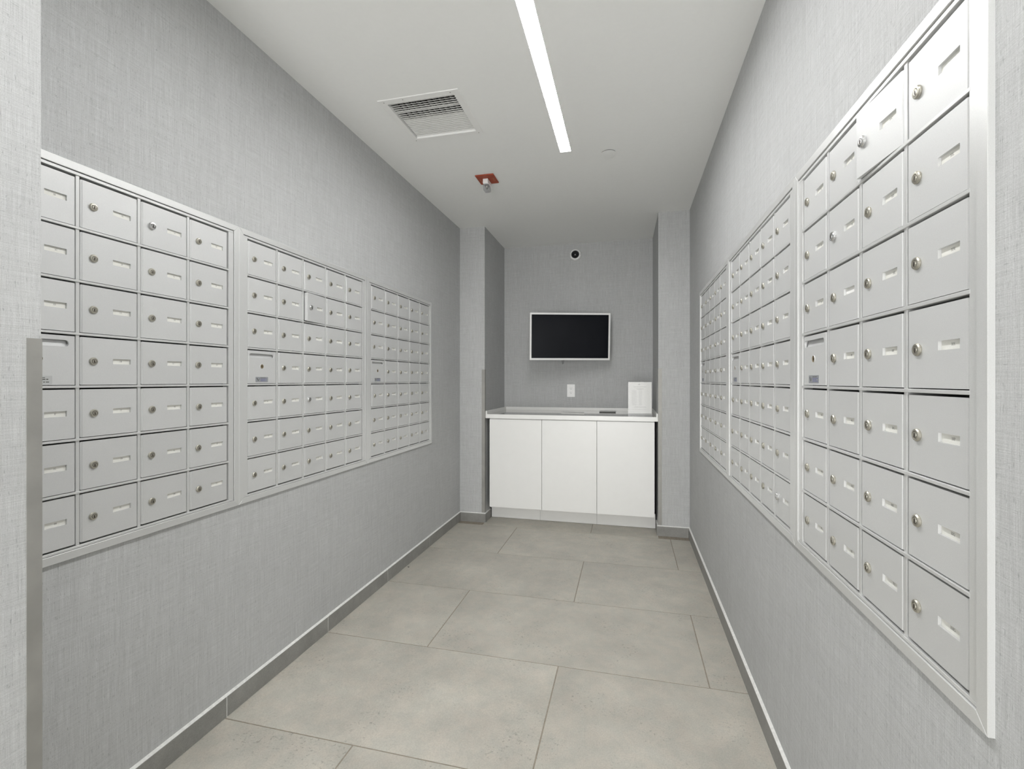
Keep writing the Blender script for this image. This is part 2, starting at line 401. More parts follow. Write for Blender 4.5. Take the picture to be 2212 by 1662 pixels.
# ------------------------------------------------------------------ tiny serif stroke font for the name cards
def V(x, y0=0, y1=1): return ((x, y0), (x, y1), .15)
def Hh(y, x0, x1): return ((x0, y), (x1, y), .07)
def arc(cx, cy, rx, ry, a0, a1, n=6):
    out = []
    for i in range(n):
        p = math.radians(a0 + (a1-a0)*i/n); q = math.radians(a0 + (a1-a0)*(i+1)/n)
        A = (cx+rx*math.cos(p), cy+ry*math.sin(p)); B = (cx+rx*math.cos(q), cy+ry*math.sin(q))
        dx, dy = abs(B[0]-A[0]), abs(B[1]-A[1]); wd = 0.07 + 0.08*dy/max(1e-6, math.hypot(dx, dy))
        out.append((A, B, wd))
    return out
def ser(x, y, s=.16): return Hh(y, x-s, x+s)
FONT = {
 '0': arc(.3, .5, .22, .46, 0, 360, 10), '1': [V(.25), ser(.25, .03), ((.08, .85), (.25, .97), .07)],
 '2': arc(.28, .72, .2, .25, 160, -40, 6) + [((.44, .56), (.08, .05), .09), Hh(.05, .06, .52)],
 '3': arc(.26, .74, .18, .22, 150, -80, 5) + arc(.26, .27, .21, .25, 80, -150, 6),
 '4': [V(.38), Hh(.3, .04, .56), ((.38, .97), (.05, .3), .07), ser(.38, .03, .12)],
 '5': [Hh(.95, .14, .48), V(.14, .55, .95)] + arc(.25, .3, .22, .28, 110, -150, 7),
 '6': arc(.3, .3, .2, .28, 0, 360, 8) + arc(.42, .45, .32, .52, 100, 180, 5),
 '7': [Hh(.95, .06, .5), ((.5, .95), (.22, 0), .11)],
 '8': arc(.3, .73, .17, .23, 0, 360, 8) + arc(.3, .26, .21, .26, 0, 360, 8),
 '9': arc(.3, .68, .2, .28, 0, 360, 8) + arc(.18, .53, .32, .52, -80, 0, 5),
 'A': [((.05, 0), (.36, 1), .07), ((.36, 1), (.66, 0), .14), Hh(.33, .17, .55), ser(.05, .03, .12), ser(.66, .03, .14)],
 'B': [V(.16), Hh(.03, .03, .35), Hh(.97, .03, .35), Hh(.52, .16, .35)] + arc(.34, .745, .2, .22, 90, -90, 5) + arc(.34, .275, .24, .25, 90, -90, 5),
 'C': arc(.4, .5, .32, .47, 45, 315, 10) + [V(.62, .68, .95)],
 'D': [V(.16), Hh(.03, .03, .35), Hh(.97, .03, .35)] + arc(.34, .5, .32, .47, 90, -90, 8),
 'E': [V(.16), Hh(.03, .03, .55), Hh(.97, .03, .55), Hh(.52, .16, .42), V(.55, .03, .22), V(.53, .8, .97)],
 'F': [V(.16), Hh(.97, .03, .55), Hh(.52, .16, .42), V(.53, .8, .97), ser(.16, .03)],
 'G': arc(.4, .5, .32, .47, 45, 320, 10) + [V(.6, .05, .42), ser(.6, .42, .12)],
 'H': [V(.16), V(.62), Hh(.52, .16, .62), ser(.16, .03), ser(.62, .03), ser(.16, .97), ser(.62, .97)],
 'J': [V(.36, .2, 1), ser(.36, .97)] + arc(.2, .2, .16, .2, 0, -170, 5),
 'K': [V(.16), ser(.16, .03), ser(.16, .97), ((.16, .42), (.6, .97), .07), ((.28, .55), (.66, 0), .14)],
 'L': [V(.16), ser(.16, .97), Hh(.03, .03, .58), V(.56, .03, .25)],
 'M': [((.14, 0), (.14, 1), .07), V(.74), ((.14, 1), (.44, .1), .13), ((.44, .1), (.74, 1), .07), ser(.14, .03, .12), ser(.74, .03), ser(.14, .97, .1), ser(.74, .97, .1)],
 'N': [((.14, 0), (.14, 1), .07), ((.62, 0), (.62, 1), .07), ((.14, 1), (.62, 0), .14), ser(.14, .03, .12), ser(.62, .97, .12), ser(.1, .97, .1)],
 'P': [V(.16), Hh(.97, .03, .35), Hh(.47, .16, .35), ser(.16, .03)] + arc(.34, .72, .22, .25, 90, -90, 6),
 'Q': arc(.4, .5, .32, .47, 0, 360, 12) + [((.4, .12), (.7, -.15), .11)],
 'R': [V(.16), Hh(.97, .03, .35), Hh(.5, .16, .35), ser(.16, .03), ((.34, .5), (.66, 0), .14)] + arc(.34, .735, .21, .235, 90, -90, 6),
 'S': arc(.32, .74, .2, .23, 30, 250, 7) + arc(.32, .27, .22, .25, 70, -150, 7),
 'T': [V(.34), Hh(.97, .03, .65), V(.05, .75, .97), V(.63, .75, .97), ser(.34, .03)],
 'U': [V(.16, .3, 1), ((.62, .3), (.62, 1), .07), ser(.16, .97), ser(.62, .97, .12)] + arc(.39, .3, .23, .28, 180, 360, 6),
}
WID = {'1': .5, 'M': .92, 'A': .76, 'H': .82, 'N': .8, 'D': .8, 'Q': .84, 'C': .8, 'G': .84, 'U': .82, 'B': .72, 'K': .8}
def text_quads(bm, s, x, z, h, y, mi, center=True):
    ws = [WID.get(c, .68)*h for c in s]; tot = sum(ws)
    if center: x -= tot/2
    for c, wd in zip(s, ws):
        for (ax, az), (bx_, bz), th in FONT[c]:
            A = Vector((x+ax*h*.95, z+az*h)); B = Vector((x+bx_*h*.95, z+bz*h)); d = B-A
            if d.length < 1e-7: continue
            nrm = Vector((-d.y, d.x)).normalized()*(th*h/2)
            f = bm.faces.new([bm.verts.new((p.x, y, p.y)) for p in (A-nrm, B-nrm, B+nrm, A+nrm)]); f.material_index = mi
        x += wd

# ------------------------------------------------------------------ mailbox pieces (unit frame: x right, z up from the top door line, -y towards the viewer)
DX0, DX1 = 0.0060, 0.1570          # door extent in a pitch
DZ0, DZ1 = -0.1325, -0.0050
YF = -0.0030                        # door face
DW, DH = DX1-DX0, DZ1-DZ0
def door_mesh(name, inner):
    """folded sheet door, origin at the hinge (right edge, top), x from -DW to 0"""
    bm = bmesh.new(); c = 0.0045
    x0, x1, z0, z1 = -DW, 0.0, -DH, 0.0
    outer = [(x0+c, z0), (x1-c, z0), (x1-c, z1), (x0+c, z1)]
    vo = plate_with_hole(bm, outer, inner, 0.0, 0.0046)
    def V3(x, y, z): return bm.verts.new((x, y, z))
    # side folds: the face steps back then the flange goes inwards
    for sx, xc, xe in ((-1, x0+c, x0), (1, x1-c, x1)):
        prev = [[v for v in vo if abs(v.co.x-xc) < 1e-6 and abs(v.co.z-z) < 1e-6][0] for z in (z0, z1)]
        for (xx, yy, dz) in ((xc+sx*0.0012, 0.0012, 0.0), (xc+sx*0.0032, 0.0014, 0.0), (xe, 0.0026, 0.0015), (xe, 0.012, 0.0015)):
            cur = [V3(xx, yy, z0+dz), V3(xx, yy, z1-dz)]
            bm.faces.new([prev[0], cur[0], cur[1], prev[1]]); prev = cur
    for z, s in ((z1, -1), (z0, 1)):
        f = [v for v in vo if abs(v.co.z-z) < 1e-6]; f.sort(key=lambda v: v.co.x)
        g = [V3(f[0].co.x, 0.0016, z+0), V3(f[1].co.x, 0.0016, z+0)]
        h = [V3(f[0].co.x, 0.012, z), V3(f[1].co.x, 0.012, z)]
        bm.faces.new([f[0], f[1], g[1], g[0]]); bm.faces.new([g[0], g[1], h[1], h[0]])
    # back sheet
    b4 = [V3(x0+0.001, 0.010, z0+.001), V3(x1-0.001, 0.010, z0+.001), V3(x1-0.001, 0.010, z1-.001), V3(x0+0.001, 0.010, z1-.001)]
    bm.faces.new(b4)
    bmesh.ops.recalc_face_normals(bm, faces=bm.faces)
    me = bpy.data.meshes.new(name); bm.to_mesh(me); bm.free(); me.materials.append(M['door']); return me
def P2D(X, dn): return (X-DX1, -dn-DZ1)      # pitch coords (X, down) -> door coords
sx0, sz1 = P2D(0.0880, 0.0602); sx1, sz0 = P2D(0.1372, 0.0745)
ME_DOOR = door_mesh('mailbox_door', [(sx0, sz0), (sx1, sz0), (sx1, sz1), (sx0, sz1)])
ox0, oz1 = P2D(0.0135, 0.0165); ox1, oz0 = P2D(0.1415, 0.0335)
ME_SLOT = door_mesh('mail_slot_door', [(x, z) for x, z in rrect(ox0, ox1, oz0, oz1, 0.0075, 4)])
def lock_mesh(name, mat1, r=0.0104):
    bm = bmesh.new()
    lathe(bm, [(r*0.93, 0.0), (r, -0.0012), (r, -0.0030), (r*0.86, -0.0048), (r*0.60, -0.0052), (r*0.58, -0.0044), (r*0.50, -0.0044)], 28)
    n0 = len(bm.faces)
    lathe(bm, [(r*0.50, -0.0044), (r*0.47, -0.0054), (0, -0.0054)], 20)
    # keyway: a notch running from the centre of the plug down
    kx = r*0.13
    k = [bm.verts.new(p) for p in ((-kx, -0.00555, -r*0.44), (kx, -0.00555, -r*0.44), (kx*1.1, -0.00555, 0), (kx*.6, -0.00555, r*0.30), (-kx*.6, -0.00555, r*0.30), (-kx*1.1, -0.00555, 0))]
    bmesh.ops.recalc_face_normals(bm, faces=bm.faces)
    f = bm.faces.new(k[::-1]); f.material_index = 1
    if f.normal.y > 0: f.normal_flip()
    # dark ring round the plug
    for i in range(20):
        a, b_ = 2*PI*i/20, 2*PI*(i+1)/20
        q = [bm.verts.new((rr*math.cos(x), -0.00446, rr*math.sin(x))) for rr, x in ((r*.50, a), (r*.50, b_), (r*.565, b_), (r*.565, a))]
        bm.faces.new(q).material_index = 1
    me = bpy.data.meshes.new(name); bm.to_mesh(me); bm.free(); me.materials.append(M[mat1]); me.materials.append(M['keyhole'])
    for p in me.polygons: p.use_smooth = False
    return me
ME_LOCK = lock_mesh('lock', 'lock'); ME_LOCK2 = lock_mesh('lock', 'lock_new')
def slot_lock():
    bm = bmesh.new(); r = 0.0088
    lathe(bm, [(r*1.12, -0.0001), (r*1.04, -0.0014), (r*0.95, -0.0012), (r*.92, -0.0004), (0, -0.0004)], 24)
    for f in bm.faces:
        c = f.calc_center_median()
        if math.hypot(c.x, c.z) < r*.94: f.material_index = 1
    for p in (((-.0012, -.0022), (.0012, -.0022), (.0016, .004), (-.0016, .004)), ((-.0035, -.0022), (.0040, -.0022), (.0030, .0008), (-.0025, .0004))):
        bm.faces.new([bm.verts.new((x, -0.0007, z)) for x, z in p]).material_index = 2
    me = bpy.data.meshes.new('lock'); bm.to_mesh(me); bm.free()
    for k in ('trim', 'brass', 'keyhole'): me.materials.append(M[k])
    return me
ME_SLOTLOCK = slot_lock()
def recess_mesh():
    bm = bmesh.new(); x0, x1, z0, z1 = ox0-.001, ox1+.001, oz0-.001, oz1+.001
    v = [bm.verts.new(p) for p in ((x0, 0.0055, z0), (x1, 0.0055, z0), (x1, 0.0092, z1), (x0, 0.0092, z1))]
    bm.faces.new(v)
    w_ = [bm.verts.new((x, 0.0096, z)) for x, z in ((x0, z0), (x1, z0), (x1, z1), (x0, z1))]; bm.faces.new(w_[::-1])
    for i in range(4): bm.faces.new([v[i], w_[i], w_[(i+1) % 4], v[(i+1) % 4]])
    bmesh.ops.recalc_face_normals(bm, faces=bm.faces)
    me = bpy.data.meshes.new('slot_flap'); bm.to_mesh(me); bm.free(); me.materials.append(M['door']); return me
ME_FLAP = recess_mesh()
def card_mesh(txt, white=False):
    bm = bmesh.new(); box(bm, sx0-.002, sx1+.002, 0.0047, 0.0054, sz0-.002, sz1+.002, 0)
    bmesh.ops.recalc_face_normals(bm, faces=bm.faces)
    # slip of paper inside the window, a little uneven
    dx = random.uniform(-.003, .003); dz = random.uniform(-.0012, .0004)
    q = [bm.verts.new((x, 0.00462, z)) for x, z in ((sx0+.0015+max(dx, 0), sz0+.0022), (sx1-.001, sz0+.0022), (sx1-.001, sz1-.0015+dz), (sx0+.0015+max(dx, 0), sz1-.0015+dz))]
    bm.faces.new(q).material_index = 1
    if txt:
        nf = len(bm.faces); text_quads(bm, txt, (sx0+sx1)/2 + dx + .002, (sz0+sz1)/2 - .0016, 0.0046, 0.00455, 2)
    me = bpy.data.meshes.new('name_card'); bm.to_mesh(me); bm.free()
    me.materials.append(M['card']); me.materials.append(M['card_white' if white else 'card']); me.materials.append(M['ink_card'])
    return me
def sticker_mesh(kind):
    bm = bmesh.new()
    if kind == 'v':
        x0, z1 = P2D(0.0435, 0.1075); x1, z0 = P2D(0.1100, 0.1275)
        prism(bm, rrect(x0, x1, z0, z1, .0025, 3), 'y', -0.0003, 0.0004, 0)
        bmesh.ops.recalc_face_normals(bm, faces=bm.faces)
        y = -0.00036; w_ = x1-x0; h = z1-z0
        def quad(pts, mi): bm.faces.new([bm.verts.new((x0+a*w_, y, z0+b_*h)) for a, b_ in pts]).material_index = mi
        quad([(.07, .78), (.12, .78), (.24, .24), (.20, .20)], 2); quad([(.20, .20), (.24, .24), (.35, .72), (.31, .70)], 2)
        quad([(.13, .84), (.15, .84), (.225, .44), (.21, .40)], 2)
        for zz, a, b_, mi in ((.80, .40, .82, 2), (.60, .40, .92, 1), (.42, .40, .76, 1), (.24, .40, .90, 1)):
            xx = a
            while xx < b_:
                e = min(b_, xx + random.uniform(.05, .11)); quad([(xx, zz-.05), (e, zz-.05), (e, zz+.05), (xx, zz+.05)], mi); xx = e + .018
    else:
        x0, z1 = P2D(0.020, 0.1090); x1, z0 = P2D(0.105, 0.1315)
        prism(bm, rrect(x0, x1, z0, z1, .002, 3), 'y', -0.0003, 0.0004, 0)
        bmesh.ops.recalc_face_normals(bm, faces=bm.faces)
        y = -0.00036; w_ = x1-x0; h = z1-z0
        for zz, a, b_, hh in ((.78, .15, .82, .04), (.60, .08, .90, .06), (.44, .15, .76, .04), (.30, .06, .92, .05)):
            xx = a
            while xx < b_:
                e = min(b_, xx + random.uniform(.04, .12)); bm.faces.new([bm.verts.new((x0+p*w_, y, z0+q*h)) for p, q in ((xx, zz-hh), (e, zz-hh), (e, zz+hh), (xx, zz+hh))]).material_index = 1; xx = e + .02
    me = bpy.data.meshes.new('sticker'); bm.to_mesh(me); bm.free()
    for k in (('sticker', 'ink_blue', 'ink') if kind == 'v' else ('sticker_pale', 'ink', 'ink')): me.materials.append(M[k])
    return me

def trim_bar(root, pts_outer, pts_inner, yf=-0.0082):
    """mitred flat bar: outer edge a->b, inner edge c->d, with a thin chamfer on the outside edge"""
    (ax, az), (bx_, bz) = pts_outer; (cx, cz), (dx, dz) = pts_inner
    bm = bmesh.new()
    F = [bm.verts.new((x, yf, z)) for x, z in ((ax, az), (bx_, bz), (dx, dz), (cx, cz))]
    B = [bm.verts.new((x, 0.001, z)) for x, z in ((ax, az), (bx_, bz), (dx, dz), (cx, cz))]
    bm.faces.new(F); bm.faces.new(B[::-1])
    for i in range(4): bm.faces.new([F[i], B[i], B[(i+1) % 4], F[(i+1) % 4]])
    bmesh.ops.bevel(bm, geom=[e for e in bm.edges if all(abs(v.co.y-yf) < 1e-6 for v in e.verts)], offset=0.0008, segments=1, affect='EDGES')
    return obj('trim_bar', bm, 'trim', root)

def mailbox_unit(side, y_left, ncol, mL, mR, texts, label, ajar={}, sticker='v', newlocks=()):
    """y_left: world y of the left door line as one faces the unit"""
    if side == 'L': root = empty('mailbox_unit', (WL, y_left, ZTOP), PI/2)
    else: root = empty('mailbox_unit', (WR, y_left, ZTOP), -PI/2)
    tag(root, label, 'mailboxes', 'wall mailbox units of the %s wall' % ('left' if side == 'L' else 'right'))
    W_, HT = ncol*PITCH, 7*ROWQ; tw = 0.0215
    mT, mB = 0.0325, 0.0266
    # outer trim, four mitred bars
    ox_0, ox_1, oz_0, oz_1 = -mL, W_+mR, -HT-mB, mT
    ix0, ix1, iz0, iz1 = ox_0+tw, ox_1-tw, oz_0+tw, oz_1-tw
    g = 0.0002
    trim_bar(root, ((ox_0+g, oz_1), (ox_1-g, oz_1)), ((ix0+g, iz1), (ix1-g, iz1)))
    trim_bar(root, ((ox_0+g, oz_0), (ox_1-g, oz_0)), ((ix0+g, iz0), (ix1-g, iz0)))
    trim_bar(root, ((ox_0, oz_0+g), (ox_0, oz_1-g)), ((ix0, iz0+g), (ix0, iz1-g)))
    trim_bar(root, ((ox_1, oz_0+g), (ox_1, oz_1-g)), ((ix1, iz0+g), (ix1, iz1-g)))
    # inner rim of the carcass
    bm = bmesh.new(); yf, yb = -0.0052, 0.02; gr = 0.0018
    rx0, rx1, rz0, rz1 = ix0+gr, ix1-gr, iz0+gr*.4, iz1-gr
    sl = 0.0035
    bbox(bm, rx0, rx1, yf, yb, 0.0012, rz1, .0007); bbox(bm, rx0, rx1, yf, yb, rz0, -HT+0.0022, .0007)
    for a, b_ in ((rx0, 0.0015), (W_-0.0022, rx1)):
        bbox(bm, a, b_, yf, yb, -HT+0.0023, 0.0011, .0003)
    obj('rim', bm, 'trim', root)
    # carcass behind
    bm = bmesh.new(); d = 0.115
    box(bm, ix0+.002, ix1-.002, d-.002, d, iz0+.004, iz1-.004)
    for a, b_ in ((ix0+.002, ix0+.004), (ix1-.004, ix1-.002)): box(bm, a, b_, .002, d, iz0+.004, iz1-.004)
    for a, b_ in ((iz0+.004, iz0+.005), (iz1-.005, iz1-.004)): box(bm, ix0+.004, ix1-.004, .002, d, a, b_)
    obj('carcass', bm, 'inner', root)
    # horizontal shelf edges and vertical divider strips
    me = None
    for r in range(1, 7):
        if me is None:
            bm = bmesh.new(); bbox(bm, 0.0002, W_-0.0004, -0.0056, 0.10, -0.0008, 0.0052, .0006)
            o = obj('shelf_edge', bm, 'trim', root, (0, 0, -r*ROWQ)); me = o.data
        else: share('shelf_edge', me, root, (0, 0, -r*ROWQ))
    me = None
    for c in range(1, ncol):
        if me is None:
            bm = bmesh.new(); bbox(bm, -0.0046, 0.0042, -0.0026, 0.10, -HT+.002, 0.001, .0006)
            o = obj('divider', bm, 'trim', root, (c*PITCH, 0, 0)); me = o.data
        else: share('divider', me, root, (c*PITCH, 0, 0))
    # doors
    k = 0
    for c in range(ncol):
        for r in range(7):
            hx, hz = c*PITCH + DX1, -r*ROWQ + DZ1
            ang = ajar.get((c, r), random.uniform(-0.12, 0.25))
            tilt = random.uniform(-0.0025, 0.0025)
            if c == 0 and r == 3:
                dr = share('mail_slot_door', ME_SLOT, root, (hx, YF, hz))
                X, Z = P2D(0.0765, 0.0660); share('lock', ME_SLOTLOCK, dr, (X, 0, Z))
                share('slot_flap', ME_FLAP, dr); share('sticker', sticker_mesh(sticker), dr)
            else:
                dr = share('mailbox_door', ME_DOOR, root, (hx, YF, hz))
                X, Z = P2D(0.0370 + random.uniform(-.0012, .0012), 0.0695 + random.uniform(-.001, .001))
                lk = share('lock', ME_LOCK2 if (c, r) in newlocks else ME_LOCK, dr, (X, 0, Z))
                lk.rotation_euler = (0, random.uniform(-.15, .15), 0)
                if (c, r) in newlocks: lk.scale = (1.08, 1.3, 1.08)
                t_ = texts[c][r] if isinstance(texts[0], list) else texts[k]
                share('name_card', card_mesh(t_.strip('*'), '*' in t_), dr)
                k += 1
            # hinge on the right: positive angle swings the left edge towards the viewer
            dr.rotation_euler = (tilt, 0, math.radians(ang))
    return root
LET = 'ABCDEFGHJKLMNPQRSTU'
SEQ = ['%d%s' % (f, l) for f in range(3, 10) for l in LET]
near_left = [['1B', '1C', '1D', '', '1F', '1G', '1M'], ['1N', '1P', '2A', '2B', '2C', '2D', '2E'],
             ['2F', '2G', '2H', '2J', '2K', '2L', '2M'], ['2N', '2P', '2Q', '2R', '2S', '2T', '2U']]
near_right = [['9J', '9K', '9L', '', '9M', '9N', '9P'], ['9Q', '9R', '*', '9T', '9U', '10A', '10B'],
              ['10C', '10D', '10E', '10F', '10G', '10H', '10J'], ['*', '10L', '10M', '10N', '10P', '10Q', '10RS']]
yA, yB, yC = 1.4259-4*PITCH, 1.5101, 2.4057
yN, yM, yF = 1.4358, 2.3443, 3.2718
gAB = (yB - (yA+4*PITCH))/2; gBC = (yC - (yB+5*PITCH))/2
gNM = ((yM-5*PITCH) - yN)/2; gMF = ((yF-5*PITCH) - yM)/2
mailbox_unit('L', yA, 4, 0.037, gAB, near_left, 'nearest mailbox unit on the left wall, four columns, cut off by the metal corner guard', sticker='plain', newlocks={(2, 0)})
mailbox_unit('L', yB, 5, gAB, gBC, SEQ[:34], 'middle mailbox unit of the left wall with one door ajar in its second row', ajar={(2, 1): 5.0}, newlocks={(2, 1), (2, 4)})
mailbox_unit('L', yC, 5, gBC, 0.037, SEQ[34:68], 'farthest mailbox unit on the left wall, nearest the white cabinets', ajar={(0, 4): 1.6, (0, 0): .8})
mailbox_unit('R', yN, 4, gNM, 0.037, near_right, 'nearest mailbox unit on the right wall with a top row door hanging open', ajar={(2, 0): 4.2}, newlocks={(2, 0), (1, 1)})
mailbox_unit('R', yM, 5, gMF, gNM, SEQ[88:122], 'middle mailbox unit of the right wall, five columns of silver doors', ajar={(0, 6): 1.5, (0, 5): 1.2}, newlocks={(4, 6)})
mailbox_unit('R', yF, 5, 0.037, gMF, SEQ[54:88], 'farthest mailbox unit on the right wall, seen most edge on beside the pilaster')

# ------------------------------------------------------------------ alcove cabinets
CF = 3.915                          # door face
splits = [-1.156, -0.700, -0.2465, 0.205]
kicks = [-1.176, -0.738, -0.2547, 0.218]
names = ['leftmost of the three white base cabinets, beside the left pilaster', 'middle white base cabinet of the three under the counter', 'rightmost of the three white base cabinets, beside the dark gap at the right pilaster']
for i in range(3):
    x0, x1 = splits[i], splits[i+1]
    root = tag(empty('base_cabinet', ((x0+x1)/2, 4.2, 0)), names[i], 'cabinet', 'white base cabinets under the counter')
    L0 = Vector(root.location)
    def R_(bm, nm, m): return obj(nm, bm, m, root, loc=-L0)
    bm = bmesh.new(); bbox(bm, x0+.0012, x1-.0012, CF+.021, D2-.03, 0.118, 0.884, .001); R_(bm, 'body', 'white_lam')
    bm = bmesh.new(); bbox(bm, x0+.0016, x1-.0016, CF, CF+.0185, 0.127, 0.879, .0012, seg=2); R_(bm, 'door', 'white_lam')
    bm = bmesh.new(); bbox(bm, kicks[i]+.0006, kicks[i+1]-.0006, 4.052, 4.067, 0.0, 0.117, .0008); R_(bm, 'toe_kick', 'white_lam')
# worktop
root = tag(empty('worktop', (-0.48, 4.2, 0.886)), 'long white counter top with a raised rim spanning the alcove', 'counter')
L0 = Vector(root.location)
bm = bmesh.new(); bbox(bm, PL+.001, PR-.001, 3.902, D2-.002, 0.8865, 0.9215, .0015, seg=2)
obj('slab', bm, 'worktop_edge', root, loc=-L0)
bm = bmesh.new(); box(bm, PL+.014, PR-.014, 3.9055, D2-.016, 0.9212, 0.9222); obj('top_surface', bm, 'worktop', root, loc=-L0)
bm = bmesh.new(); z0, z1 = 0.9215, 0.9500
bbox(bm, PL+.001, PL+.013, 3.904, D2-.012, z0, z1, .001); bbox(bm, PR-.013, PR-.001-.001, 3.904, D2-.012, z0, z1, .001)
bbox(bm, PL-.004, PR-.008, D2-.014, D2-.002, z0, z1, .001)
obj('rim', bm, 'worktop_edge', root, loc=-L0)

# notice in a clear acrylic holder
SX0, SX1, SY = 0.000, 0.190, 4.060
root = tag(empty('sign_holder', ((SX0+SX1)/2, SY, 0.9223)), 'clear acrylic stand at the right end of the counter', 'sign holder')
L0 = Vector(root.location)
bm = bmesh.new()
box(bm, SX0, SX1, SY-.0035, SY-.0020, 0.9228, 1.1985); obj('front_pane', bm, 'acrylic', root, loc=-L0)
bm = bmesh.new(); box(bm, SX0, SX1, SY+.0020, SY+.0035, 0.9228, 1.1985); obj('back_pane', bm, 'acrylic', root, loc=-L0)
bm = bmesh.new(); box(bm, SX0, SX1, SY+.0037, SY+.085, 0.9224, 0.9242); obj('foot', bm, 'acrylic', root, loc=-L0)
bm = bmesh.new()
px0, px1, pz0, pz1 = SX0+.002, SX1-.002, 0.940, 1.197
box(bm, px0, px1, SY-.0003, SY+.0003, pz0, pz1, 0); bmesh.ops.recalc_face_normals(bm, faces=bm.faces)
def ln(cx, z, wd, h=.0011, mi=1, cen=True):
    x0 = cx-wd/2 if cen else cx; e = x0+wd; x = x0
    while x < e:
        s = min(e, x + random.uniform(.004, .012)); bm.faces.new([bm.verts.new(p) for p in ((x, SY-.0006, z-h), (s, SY-.0006, z-h), (s, SY-.0006, z+h), (x, SY-.0006, z+h))]).material_index = mi; x = s + .0014
mx = (px0+px1)/2
for a in range(6):                                   # small leaf emblem at the head of the sheet
    t0 = PI*a/5; c_, s_ = math.cos(t0), math.sin(t0)
    bm.faces.new([bm.verts.new((mx-.006+q*c_-u*s_, SY-.0006, 1.174+q*s_*1.2+u*c_)) for q, u in ((.002, -.0008), (.009, -.0008), (.009, .0008), (.002, .0008))]).material_index = 1
ln(mx, 1.158, .098, .0013); ln(mx, 1.142, .062, .0012); ln(mx, 1.138, .045, .0008)
for i in range(21):
    z = 1.129 - i*.0062
    ln(px0+.028, z, random.uniform(.030, .046), .0007, cen=False); ln(px0+.084, z, random.uniform(.020, .030), .0007, cen=False)
ln(mx, .992, .100, .0012); ln(mx-.01, .972, .12, .0006)
tag(obj('printed_notice', bm, ['card_white', 'ink_grey']), 'white printed letter sheet standing in the clear holder on the counter', 'notice')
# two small flat things on the counter
bm = bmesh.new(); pts = [(-.570, 4.165), (-.366, 4.123), (-.378, 4.262), (-.580, 4.310)]
prism(bm, pts, 'z', 0.9223, 0.9262)
tag(obj('paper_pad', bm, 'card_white'), 'thin white stack of paper lying flat at the middle of the counter', 'paper')
root = tag(empty('flat_box', (-.18, 4.37, .9223)), 'small flat grey box with dark front edge lying on the counter left of the notice', 'box')
L0 = Vector(root.location)
bm = bmesh.new(); bbox(bm, -.249, -.111, 4.325, 4.43, .9224, .9275, .001); obj('body', bm, 'boxdark', root, loc=-L0)
bm = bmesh.new(); bbox(bm, -.252, -.106, 4.330, 4.45, .9277, .9305, .001); obj('lid', bm, 'boxgrey', root, loc=-L0)

# a crumb of dirt on the floor
bm = bmesh.new(); bmesh.ops.create_icosphere(bm, subdivisions=1, radius=.005)
for v in bm.verts: v.co.x *= random.uniform(.6, 1.5); v.co.z = v.co.z*.5 + .0027
tag(obj('dirt_crumb', bm, 'boxdark', loc=(-1.380, 2.823, 0.0003)), 'tiny dark crumb of dirt on the floor by the left baseboard', 'crumb')

# ------------------------------------------------------------------ television on a wall arm
tvw, tvh = 0.730, 0.4236
root = tag(empty('television', (-.5052, 4.2783, 1.606)), 'white framed television with a black screen mounted on the back wall', 'television')
root.rotation_euler = (0.0594, 0, 0.3008)
bz = 0.0155
bm = bmesh.new()
vo = [(-tvw/2, -tvh/2), (tvw/2, -tvh/2), (tvw/2, tvh/2), (-tvw/2, tvh/2)]
vi = [(-tvw/2+bz, -tvh/2+bz*1.1), (tvw/2-bz, -tvh/2+bz*1.1), (tvw/2-bz, tvh/2-bz), (-tvw/2+bz, tvh/2-bz)]
F = [bm.verts.new((x, 0, z)) for x, z in vo]; I = [bm.verts.new((x, 0, z)) for x, z in vi]
F2 = [bm.verts.new((x, .030, z)) for x, z in vo]; I2 = [bm.verts.new((x, .004, z)) for x, z in vi]
for i in range(4):
    j = (i+1) % 4
    bm.faces.new([F[i], F[j], I[j], I[i]]); bm.faces.new([F[i], F2[i], F2[j], F[j]]); bm.faces.new([I[i], I[j], I2[j], I2[i]])
bm.faces.new(F2[::-1])
obj('frame', bm, 'white_plastic', root)
bm = bmesh.new(); box(bm, -tvw/2+bz, tvw/2-bz, .0030, .010, -tvh/2+bz*1.1, tvh/2-bz); obj('screen', bm, 'screen', root)
bm = bmesh.new(); bbox(bm, -.28, .28, .0305, .068, -.16, .14, .012, seg=2); obj('rear_housing', bm, 'white_plastic', root)
bm = bmesh.new(); tube(bm, [(-.012+a, .035, b_) for a, b_ in ((-.05, -.195), (-.052, -.215), (-.050, -.240), (-.046, -.250), (-.042, -.240), (-.040, -.215), (-.042, -.195))], .0022)
obj('power_cable', bm, 'black_plastic', root)
bm = bmesh.new(); box(bm, -.1, .1, .0685, .074, -.1, .1); box(bm, -.02, .02, .074, .10, -.04, .04)
obj('mount_plate', bm, 'black_plastic', root)
bm = bmesh.new(); bbox(bm, -.60, -.50, D2-.012, D2-.0005, 1.50, 1.72, .001); bbox(bm, -.565, -.535, 4.40, D2-.012, 1.585, 1.635, .002)
bm.transform(root.matrix_basis.inverted()); obj('wall_arm', bm, 'black_plastic', root)

